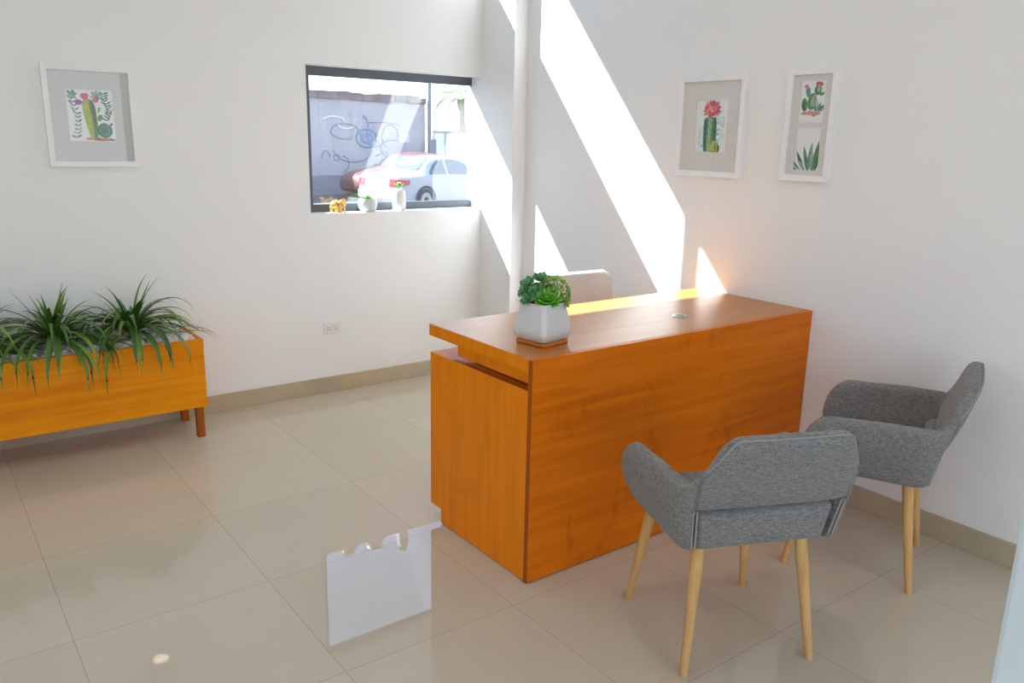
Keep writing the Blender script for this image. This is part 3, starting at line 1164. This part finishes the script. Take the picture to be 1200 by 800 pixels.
# art 3: prickly pear over aloe
A3 = [('green', ell(-.002, .000, .021, .034, -.1, 18, .05, 1)), ('sage', ell(.004, .004, .012, .024, -.1)),
      ('green', ell(-.036, -.012, .014, .027, .1, 18, .05, 2)), ('dark_green', ell(-.040, -.014, .007, .020, .1)),
      ('teal', ell(-.024, .040, .011, .023, .2, 16, .05, 3)), ('green', ell(.022, .046, .017, .022, -.2, 16, .05, 4)),
      ('sage', ell(.025, .050, .009, .013, -.2)), ('green', ell(.042, .030, .012, .006, .4)),
      ('pink', ell(-.033, .060, .010, .008, 0, 10, .25, 5)), ('red', ell(-.036, .063, .006, .005, 0, 9, .25, 6)),
      ('pink', ell(.024, .070, .019, .010, 0, 12, .25, 7)), ('red', ell(.020, .073, .010, .007, 0, 9, .3, 8)), ('red', ell(.036, .068, .007, .006)),
      ('terracotta', ell(-.002, -.046, .046, .009, 0, 22, .25, 9)), ('coral', ell(-.020, -.046, .012, .006)), ('terracotta', ell(.014, -.050, .014, .006)), ('brown', ell(.012, -.057, .008, .003)), ('brown', ell(-.042, -.048, .008, .003))]
for k, (x, a, L) in enumerate(((.034, 1.25, .040), (.030, 1.6, .046), (.040, .95, .034), (.024, 1.9, .034), (.042, .7, .026))):
    A3.append((('teal', 'sage', 'dark_green')[k % 3], blade2(x-.004, -.040, a, L, .006)))
A4 = []
for k, (x, a, L, W, c) in enumerate(((-.010, 2.05, .090, .008, 'dark_green'), (.008, 1.82, .105, .009, 'green'), (-.028, 2.4, .070, .006, 'blue'),
                                     (.012, 1.50, .118, .010, 'teal'), (.034, 1.42, .125, .011, 'green'), (.026, 1.62, .100, .008, 'sage'),
                                     (-.044, 2.6, .040, .004, 'ink'), (.044, 1.35, .095, .008, 'dark_green'), (-.004, 2.3, .060, .007, 'sage'))):
    A4.append((c, blade2(x, -.088, a, L, W)))
picture('narrow framed pair of cactus prints, rightmost on the right wall',
        (XR, -.417, 1.572), -PI/2, .232, .457, [(0, .096, .116, .168), (0, -.096, .116, .176)], [A3, A4], M['mat_board_warm'])

# ================================================================== WINDOW SILL ORNAMENTS
SZ = LW[2]
# elephant figurine
el = thing('elephant_figurine', 'small golden elephant figurine at the left of the window sill', 'figurine', (.592, 1.922, SZ), math.radians(24))
bm = bmesh.new()
k = .001
ellipsoid(bm, (0, 18*k, 44*k), (27*k, 34*k, 26*k))          # body
ellipsoid(bm, (0, -20*k, 52*k), (19*k, 19*k, 20*k))          # head
for sx in (-1, 1):
    for y in (-2, 36):
        tube(bm, [(sx*15*k, y*k, 34*k), (sx*15*k, y*k, 16*k), (sx*15*k, y*k, 0)], [11*k, 10*k, 11*k], 10)
tube(bm, [(0, -32*k, 48*k), (0, -43*k, 36*k), (0, -46*k, 20*k), (0, -50*k, 8*k), (0, -57*k, 6*k)], [10*k, 8*k, 6.5*k, 5.5*k, 4.5*k], 10)
tube(bm, [(0, 50*k, 50*k), (0, 57*k, 38*k), (0, 58*k, 26*k)], [4*k, 3*k, 3*k], 8)
body = mesh_obj('body', bm, M['gold'], el, smooth=True)
md = body.modifiers.new('blend', 'REMESH')
md.mode = 'VOXEL'
md.voxel_size = .0024
md.use_smooth_shade = True
for sx in (-1, 1):
    bm = bmesh.new()
    ellipsoid(bm, (sx*30*k, -14*k, 54*k), (20*k, 5*k, 26*k), Matrix.Rotation(sx*-.5, 3, 'Z'), 16)
    mesh_obj('ear', bm, M['gold'], el, smooth=True)
    bm = bmesh.new()
    tube(bm, [(sx*9*k, -36*k, 42*k), (sx*11*k, -46*k, 36*k), (sx*11*k, -52*k, 38*k)], [2.6*k, 2.2*k, .8*k], 8)
    mesh_obj('tusk', bm, M['ceramic'], el, smooth=True)
# round white pot
rp = thing('round_succulent_pot', 'round white bowl with a small green succulent, middle of the window sill', 'potted plant', (.784, 1.925, SZ))
bm = bmesh.new()
lathe(bm, [(.030, 0), (.040, .002), (.053, .020), (.058, .042), (.055, .062), (.050, .076), (.046, .076), (.048, .062)], 32)
mesh_obj('pot', bm, M['ceramic'], rp, smooth=True, angle=60)
bm = bmesh.new()
lathe(bm, [(.047, .060), (.047, .066)], 24)
mesh_obj('gravel', bm, M['soil'], rp)
bm = bmesh.new()
for k_ in range(8):
    a = 2*PI*k_/8
    leaf(bm, (0, 0, .064), (math.cos(a)*.8, math.sin(a)*.8, .5), (0, 0, 1), .042, .010, .35, .15)
for k_ in range(5):
    a = 2*PI*k_/5+.3
    leaf(bm, (0, 0, .064), (math.cos(a)*.35, math.sin(a)*.35, 1), (0, 0, 1), .034, .009, .4, .0)
mesh_obj('rosette', bm, M['rosette'], rp, smooth=True)
# tall white vase
tv = thing('tall_succulent_vase', 'tall white textured vase with a bright green succulent on the window sill', 'potted plant', (.995, 1.925, SZ))
bm = bmesh.new()
lathe(bm, [(.034, 0), (.039, .003), (.0405, .04), (.0405, .090), (.038, .112), (.030, .126), (.026, .130), (.022, .129), (.022, .118)], 32)
mesh_obj('vase', bm, M['vase'], tv, smooth=True, angle=60)
bm = bmesh.new()
tube(bm, [(0, 0, .115), (0, 0, .138)], .004, 8)
mesh_obj('stem', bm, M['green_stem'], tv, smooth=True)
bm = bmesh.new()
for k_ in range(9):
    a = 2*PI*k_/9
    leaf(bm, (0, 0, .136), (math.cos(a)*.9, math.sin(a)*.9, .45), (0, 0, 1), .040, .009, .3, .2)
for k_ in range(6):
    a = 2*PI*k_/6+.2
    leaf(bm, (0, 0, .138), (math.cos(a)*.4, math.sin(a)*.4, .9), (0, 0, 1), .034, .008, .3, .0)
mesh_obj('rosette', bm, M['rosette'], tv, smooth=True)

# ================================================================== THE STREET
GZ = -.42
bm = bmesh.new()
box(bm, (-30, YO+.02, GZ-.1), (60, 21.2, GZ))
o = struct('ground', bm, M['asphalt'], 'grey asphalt street outside the window', 'street')
bm = bmesh.new()
box(bm, (-30, 21.2, GZ-.1), (60, 45, GZ+.14))
o = struct('ground_pavement', bm, M['pavement'], 'raised pavement under the painted street wall', 'pavement')
# ground in front of the shopfront
bm = bmesh.new()
box(bm, (-30, -40, GZ-.1), (30, YF-.2, GZ))
struct('ground_forecourt', bm, M['pavement'], 'paved forecourt behind the camera', 'pavement')

bm = bmesh.new()
box(bm, (-30, YF-.2, GZ-.1), (XL-.2, YO+.02, GZ))
struct('ground_side', bm, M['asphalt'], 'grey paved yard beside the building', 'pavement')

# painted wall across the street; local x runs along it
WA, WB_ = Vector((2.0, 22.3, GZ)), Vector((14.15, 23.6, GZ))
wd = (WB_-WA)
wl = wd.length
wr = math.atan2(wd.y, wd.x)
sw = thing('wall_street', 'lilac plastered wall with graffiti across the street', 'wall', WA, wr, kind='structure')
bm = bmesh.new()
box(bm, (0, 0, .45), (wl, .25, 3.10))
mesh_obj('plaster', bm, M['street_wall'], sw)
bm = bmesh.new()
box(bm, (0, -.03, .14), (wl, .25, .62))
mesh_obj('dado', bm, M['dado'], sw)
bm = bmesh.new()
rg = random.Random(2)
x = 0
while x < wl:
    L = rg.uniform(.35, .8)
    box(bm, (x, -.08, 3.06+rg.uniform(-.03, .02)), (min(wl, x+L-.01), .30, 3.29+rg.uniform(-.07, .04)))
    x += L
mesh_obj('coping', bm, M['coping'], sw)
def spray(curves, mat, r):
    bm = bmesh.new()
    for c in curves:
        tube(bm, [(px, -.008, pz) for px, pz in c], r, 6)
    for v in bm.verts:
        v.co.y = -.008+(v.co.y+.008)*.2
    return mesh_obj('graffiti', bm, mat, sw, smooth=True)
def arc(cx, cz, rx, rz, a0, a1, n=14):
    return [(cx+rx*math.cos(a0+(a1-a0)*i/n), cz+rz*math.sin(a0+(a1-a0)*i/n)) for i in range(n+1)]
bx = 7.2
spray([arc(bx+2.55, 1.85, .42, .30, .2, 5.6), arc(bx+2.55, 1.85, .22, .16, 2, 8), arc(bx+2.45, 2.2, .16, .35, -1.2, 1.8),
       arc(bx+2.9, 1.75, .30, .18, 2.6, 6.6), [(bx+2.2, 2.1), (bx+2.5, 1.7), (bx+2.8, 2.15), (bx+2.95, 1.7)]], M['graffiti'], .045)
spray([arc(bx+.95, 1.18, .16, .24, .2, PI), arc(bx+1.35, 1.20, .12, .10, 0, 2*PI), arc(bx+1.6, 1.0, .22, .25, -1.5, 1.6),
       arc(bx+2.0, 1.45, .75, .40, PI, 2*PI), arc(bx+1.7, 2.05, .55, .25, .3, 5.2), arc(bx+3.6, 1.5, .5, .3, 1, 5.5), arc(bx+3.5, 1.9, .35, .4, 0, 4.2),
       [(bx+2.6, 2.35), (bx+3.3, 2.38), (bx+3.9, 2.32)], [(bx+2.9, 1.25), (bx+3.3, 1.4), (bx+3.6, 1.1), (bx+4.0, 1.35)],
       arc(bx+5.15, 1.05, .26, .36, -.2, PI+.1), arc(bx+5.12, 1.05, .10, .16, 0, 2*PI), arc(bx+5.05, .95, .18, .24, 0, PI)], M['graffiti_dark'], .022)
spray([[(bx+3.35, 2.2), (bx+3.35, 1.8)], arc(bx+1.3, 2.35, .4, .16, 0, PI), arc(bx+1.75, 2.25, .3, .12, 3, 6)], M['graffiti_white'], .04)
bm = bmesh.new()
box(bm, (wl-1.15, -.02, 1.72), (wl-.70, 0, 2.02))
mesh_obj('notice_board', bm, M['graffiti_white'], sw)
# drainpipe pole and meter box at the wall end
up = thing('street_pole', 'grey pole with a meter box at the end of the painted wall', 'pole', WB_+Vector((.12, -.1, 0)))
bm = bmesh.new()
tube(bm, [(0, 0, .14), (0, 0, 3.0), (0, 0, 5.5)], .07, 10)
mesh_obj('shaft', bm, M['pole'], up, smooth=True, angle=60)
part_box('meter_box', (-.12, -.2, 1.15), (.17, -.06, 1.85), M['pole'], up, .01, 2)
gt = thing('street_gate', 'pale metal gate beyond the pole across the street', 'gate', WB_+Vector((.45, .2, 0)), wr)
bm = bmesh.new()
for x in (0, .55, 2.2):
    box(bm, (x, 0, .14), (x+.07, .07, 2.15))
box(bm, (0, 0, 2.08), (2.27, .07, 2.16))
box(bm, (0, 0, .25), (2.27, .07, .33))
mesh_obj('gate_frame', bm, M['gate'], gt)
bm = bmesh.new()
box(bm, (.07, .025, .33), (2.2, .045, 2.08))
mesh_obj('gate_panel', bm, M['metal_white'], gt)
# palm beyond
pm = thing('palm_tree', 'palm with drooping green fronds beyond the street wall', 'palm', (17.6, 26.5, GZ+.14))
bm = bmesh.new()
tube(bm, [(0, 0, 0), (.05, 0, 1.5), (0, .05, 3.3)], [.22, .17, .15], 12)
mesh_obj('trunk', bm, M['palm_trunk'], pm, smooth=True)
bm = bmesh.new()
rg = random.Random(4)
for i in range(13):
    az = i*2.4
    a0 = rg.uniform(.2, 1.2)
    p = Vector((0, .05, 3.3))
    e = a0
    L = rg.uniform(1.2, 1.7)
    prev = None
    for j in range(14):
        d = Vector((math.cos(az)*math.cos(e), math.sin(az)*math.cos(e), math.sin(e)))
        q = p+d*L/14
        e -= .14
        side = d.cross(Vector((0, 0, 1))).normalized()
        wdt = .42*math.sin(PI*(j+1.5)/16)
        for s in (-1, 1):
            leaf(bm, q, side*s+d*.6-Vector((0, 0, .4)), (0, 0, 1), wdt, .028, .08, -.1, n=3)
        p = q
mesh_obj('fronds', bm, M['palm_leaf'], pm)
# pale building far behind the wall
fb = thing('far_building', 'pale flat roofed building behind the street wall', 'building', (13, 40, GZ))
part_box('building_wall', (0, 0, 0), (9, 6, 3.95), M['far_building'], fb, .02, 1)
part_box('roof_parapet', (-.2, -.2, 3.95), (9.2, 6.2, 4.15), M['street_wall'], fb, .02, 1)

def lerp_tab(tab, x):
    if x <= tab[0][0]:
        return tab[0][1]
    for (a, b), (c, d) in zip(tab, tab[1:]):
        if x <= c:
            return b+(d-b)*(x-a)/(c-a)
    return tab[-1][1]

def make_car(label, loc, rz, paint):
    """saloon; local +x forward, origin on the ground under the rear bumper"""
    t = thing('car', label, 'car', loc, rz)
    top = [(0, .66), (.03, .92), (.12, .965), (.62, 1.00), (.80, 1.03), (1.30, 1.34), (1.55, 1.405), (2.0, 1.43), (2.35, 1.41), (2.62, 1.34), (3.25, .98), (3.5, .94), (4.2, .80), (4.36, .70), (4.42, .56)]
    belt = [(0, .62), (.03, .84), (.12, .90), (.7, .94), (3.3, .90), (3.6, .85), (4.2, .70), (4.36, .62), (4.42, .50)]
    hw = [(0, .66), (.04, .74), (.2, .82), (.8, .86), (3.5, .86), (4.1, .80), (4.36, .70), (4.42, .58)]
    roofw = [(0, .60), (.12, .72), (.70, .72), (1.3, .60), (1.6, .58), (2.4, .58), (2.65, .62), (3.25, .74), (4.2, .66), (4.42, .5)]
    low = [(0, .36), (.05, .28), (.3, .22), (4.0, .2), (4.3, .22), (4.42, .32)]
    def sec(x):
        z0, zb, zt = lerp_tab(low, x), lerp_tab(belt, x), lerp_tab(top, x)
        w, rw = lerp_tab(hw, x), lerp_tab(roofw, x)
        zm = z0+(zb-z0)*.55
        h = [(w*.86, z0), (w*.98, z0+.08), (w, zm), (w*.975, zb-.02), (w*.95, zb), (rw+.03, zt-.05), (rw-.04, zt-.012), (rw*.5, zt+.008), (0, zt+.012)]
        return h
    xs = [0, .015, .03, .07, .12, .3, .5, .62, .72, .80, .95, 1.1, 1.3, 1.42, 1.55, 1.8, 2.0, 2.2, 2.35, 2.5, 2.62, 2.8, 3.0, 3.25, 3.5, 3.8, 4.1, 4.25, 4.36, 4.42]
    bm = bmesh.new()
    rings = []
    for x in xs:
        h = sec(x)
        rings.append([(x, -y, z) for y, z in h]+[(x, y, z) for y, z in h[-2::-1]])
    loft(bm, rings)
    mesh_obj('body', bm, paint, t, smooth=True, angle=35)
    def glass_strip(name, pts):
        bm = bmesh.new()
        lo = [bm.verts.new(a) for a, b in pts]
        hi = [bm.verts.new(b) for a, b in pts]
        for i in range(len(pts)-1):
            bm.faces.new((lo[i], lo[i+1], hi[i+1], hi[i]))
        return mesh_obj(name, bm, M['car_glass'], t, smooth=True)
    def sidept(x, f, s):
        h = sec(x)
        a, b = h[4], h[5]
        return (x, s*(a[0]+(b[0]-a[0])*f+.006), a[1]+(b[1]-a[1])*f+.004)
    for s in (-1, 1):
        glass_strip('side_window', [(sidept(1.12, .10, s), sidept(1.14, .35, s)), (sidept(1.22, .08, s), sidept(1.32, .72, s)), (sidept(1.42, .08, s), sidept(1.5, .88, s)), (sidept(1.78, .08, s), sidept(1.78, .92, s))])
        glass_strip('side_window', [(sidept(1.86, .08, s), sidept(1.86, .92, s)), (sidept(2.2, .08, s), sidept(2.2, .92, s)), (sidept(2.5, .08, s), sidept(2.45, .9, s)), (sidept(2.85, .08, s), sidept(2.62, .80, s)), (sidept(2.98, .06, s), sidept(2.90, .3, s))])
    def toppt(x, y):
        h = sec(x)
        w = h[6][0]
        return (x, y*w, h[7][1]+.010)
    for name, (xa, xb) in (('rear_window', (.85, 1.36)), ('windscreen', (3.15, 2.60))):
        glass_strip(name, [(toppt(xa, k/4*.93), toppt(xb, k/4*.93)) for k in range(-4, 5)])
    for x in (.93, 3.52):
        for s in (-1, 1):
            bm = bmesh.new()
            def ringy(y, r):
                return [(x+r*math.cos(2*PI*k/24), y, .31+r*math.sin(2*PI*k/24)) for k in range(24)]
            loft(bm, [ringy(s*.66, .30), ringy(s*.69, .315), ringy(s*.84, .315), ringy(s*.872, .295), ringy(s*.872, .21)])
            wh = mesh_obj('wheel', bm, M['tyre'], t, smooth=True, angle=40)
            bm = bmesh.new()
            loft(bm, [ringy(s*.862, .21), ringy(s*.878, .19), ringy(s*.870, .05)])
            mesh_obj('hub_cap', bm, M['hub'], wh, smooth=True, angle=40)
            bm = bmesh.new()
            n = 20
            inner = [bm.verts.new((x+.315*math.cos(PI*k/n), s*.868, .31+.315*math.sin(PI*k/n))) for k in range(n+1)]
            outer = [bm.verts.new((x+.375*math.cos(PI*k/n), s*.868, .31+.375*math.sin(PI*k/n))) for k in range(n+1)]
            for k in range(n):
                bm.faces.new((inner[k], inner[k+1], outer[k+1], outer[k]))
            mesh_obj('wheel_arch', bm, M['tyre'], t)
    for s in (-1, 1):
        bm = bmesh.new()
        pts = [(.0, .50), (.0, .74), (.10, .815), (.30, .835)]
        a_ = [(-.012, s*.46), (-.012, s*.66), (.03, s*.755), (.16, s*.83), (.34, s*.858)]
        lo = [bm.verts.new((x, y, .66+.06*i/4)) for i, (x, y) in enumerate(a_)]
        hi = [bm.verts.new((x+.02, y*.99, .86-.02*i/4)) for i, (x, y) in enumerate(a_)]
        for i in range(4):
            bm.faces.new((lo[i], lo[i+1], hi[i+1], hi[i]))
        mesh_obj('tail_lamp', bm, M['lamp_red'], t)
    part_box('rear_bumper', (-.05, -.70, .34), (.10, .70, .56), paint, t, .03, 3)
    return t
make_car('white saloon car parked across the street, seen through the window', (8.63, 16.8, GZ), math.radians(15), M['car_white'])
make_car('dark red car parked behind the white one, at the window', (14.2, 20.9, GZ), PI, M['car_red'])

# ================================================================== LIGHT
sd = Vector((.758, -1.0, -1.17)).normalized()
sun = bpy.data.lights.new('sun', 'SUN')
sun.energy = SUN_STRENGTH
sun.angle = math.radians(.53)
sun.color = (.90, .972, 1.0)
so = bpy.data.objects.new('sun', sun)
so.rotation_euler = sd.to_track_quat('-Z', 'Y').to_euler()
so.location = (-8, 12, 14)
link(so)

world = bpy.data.worlds.new('sky')
scene.world = world
world.use_nodes = True
nt = world.node_tree
nt.nodes.clear()
wo = nt.nodes.new('ShaderNodeOutputWorld')
bg = nt.nodes.new('ShaderNodeBackground')
tc = nt.nodes.new('ShaderNodeTexCoord')
sx = nt.nodes.new('ShaderNodeSeparateXYZ')
rp_ = nt.nodes.new('ShaderNodeValToRGB')
rp_.color_ramp.elements[0].position = 0.0
rp_.color_ramp.elements[0].color = (.93, .97, 1.0, 1)
rp_.color_ramp.elements[1].position = .7
rp_.color_ramp.elements[1].color = (.34, .52, .86, 1)
k_ = rp_.color_ramp.elements.new(.12)
k_.color = (.80, .90, 1.0, 1)
k_ = rp_.color_ramp.elements.new(.35)
k_.color = (.48, .66, .95, 1)
nt.links.new(tc.outputs['Generated'], sx.inputs['Vector'])
nt.links.new(sx.outputs['Z'], rp_.inputs['Fac'])
nt.links.new(rp_.outputs['Color'], bg.inputs['Color'])
bg.inputs['Strength'].default_value = SKY_STRENGTH
nt.links.new(bg.outputs['Background'], wo.inputs['Surface'])

def portal(name, loc, sx_, sy_, rot):
    l = bpy.data.lights.new(name, 'AREA')
    l.shape = 'RECTANGLE'
    l.size, l.size_y = sx_, sy_
    l.cycles.is_portal = True
    o = bpy.data.objects.new(name, l)
    o.location = loc
    o.rotation_euler = rot
    link(o)
portal('sky_portal', ((LW[0]+LW[1])/2, YO+.01, (LW[2]+LW[3])/2), LW[1]-LW[0], LW[3]-LW[2], (-PI/2, 0, 0))
portal('sky_portal', ((UW[0]+UW[1])/2, YO+.01, (UW[2]+UW[3])/2), UW[1]-UW[0], UW[3]-UW[2], (-PI/2, 0, 0))
portal('sky_portal', (XL-.21, (LO[0]+LO[1])/2, (LO[2]+LO[3])/2), LO[3]-LO[2], LO[1]-LO[0], (0, -PI/2, 0))
portal('sky_portal', ((FO[0]+FO[1])/2, YF-.21, (FO[2]+FO[3])/2), FO[1]-FO[0], FO[3]-FO[2], (PI/2, 0, 0))

# ================================================================== CAMERA
cam = bpy.data.cameras.new('camera')
cam.sensor_width = 36
cam.lens = 955.08*36/1200
cam.clip_start = .05
co = bpy.data.objects.new('camera', cam)
link(co)
pitch, roll, yaw = .242919, .0222788, .64762
cy, sy = math.cos(yaw), math.sin(yaw)
fwd = Vector((sy*math.cos(pitch), cy*math.cos(pitch), -math.sin(pitch)))
right = Vector((cy, -sy, 0))
upv = right.cross(fwd)
r_ = right*math.cos(roll)+upv*math.sin(roll)
u_ = -right*math.sin(roll)+upv*math.cos(roll)
mt = Matrix(((r_.x, u_.x, -fwd.x, -1.46534), (r_.y, u_.y, -fwd.y, -2.49688), (r_.z, u_.z, -fwd.z, 1.48874), (0, 0, 0, 1)))
co.matrix_world = mt
scene.camera = co

# ================================================================== RENDER LOOK
vs = scene.view_settings
vs.view_transform = 'Standard'
vs.look = 'None'
vs.exposure = EXPOSURE
vs.gamma = 1
vs.use_curve_mapping = False
cy_ = scene.cycles
cy_.max_bounces = 16
cy_.diffuse_bounces = 10
cy_.glossy_bounces = 6
cy_.transparent_max_bounces = 12
cy_.sample_clamp_indirect = 0
cy_.caustics_reflective = False
cy_.use_denoising = True
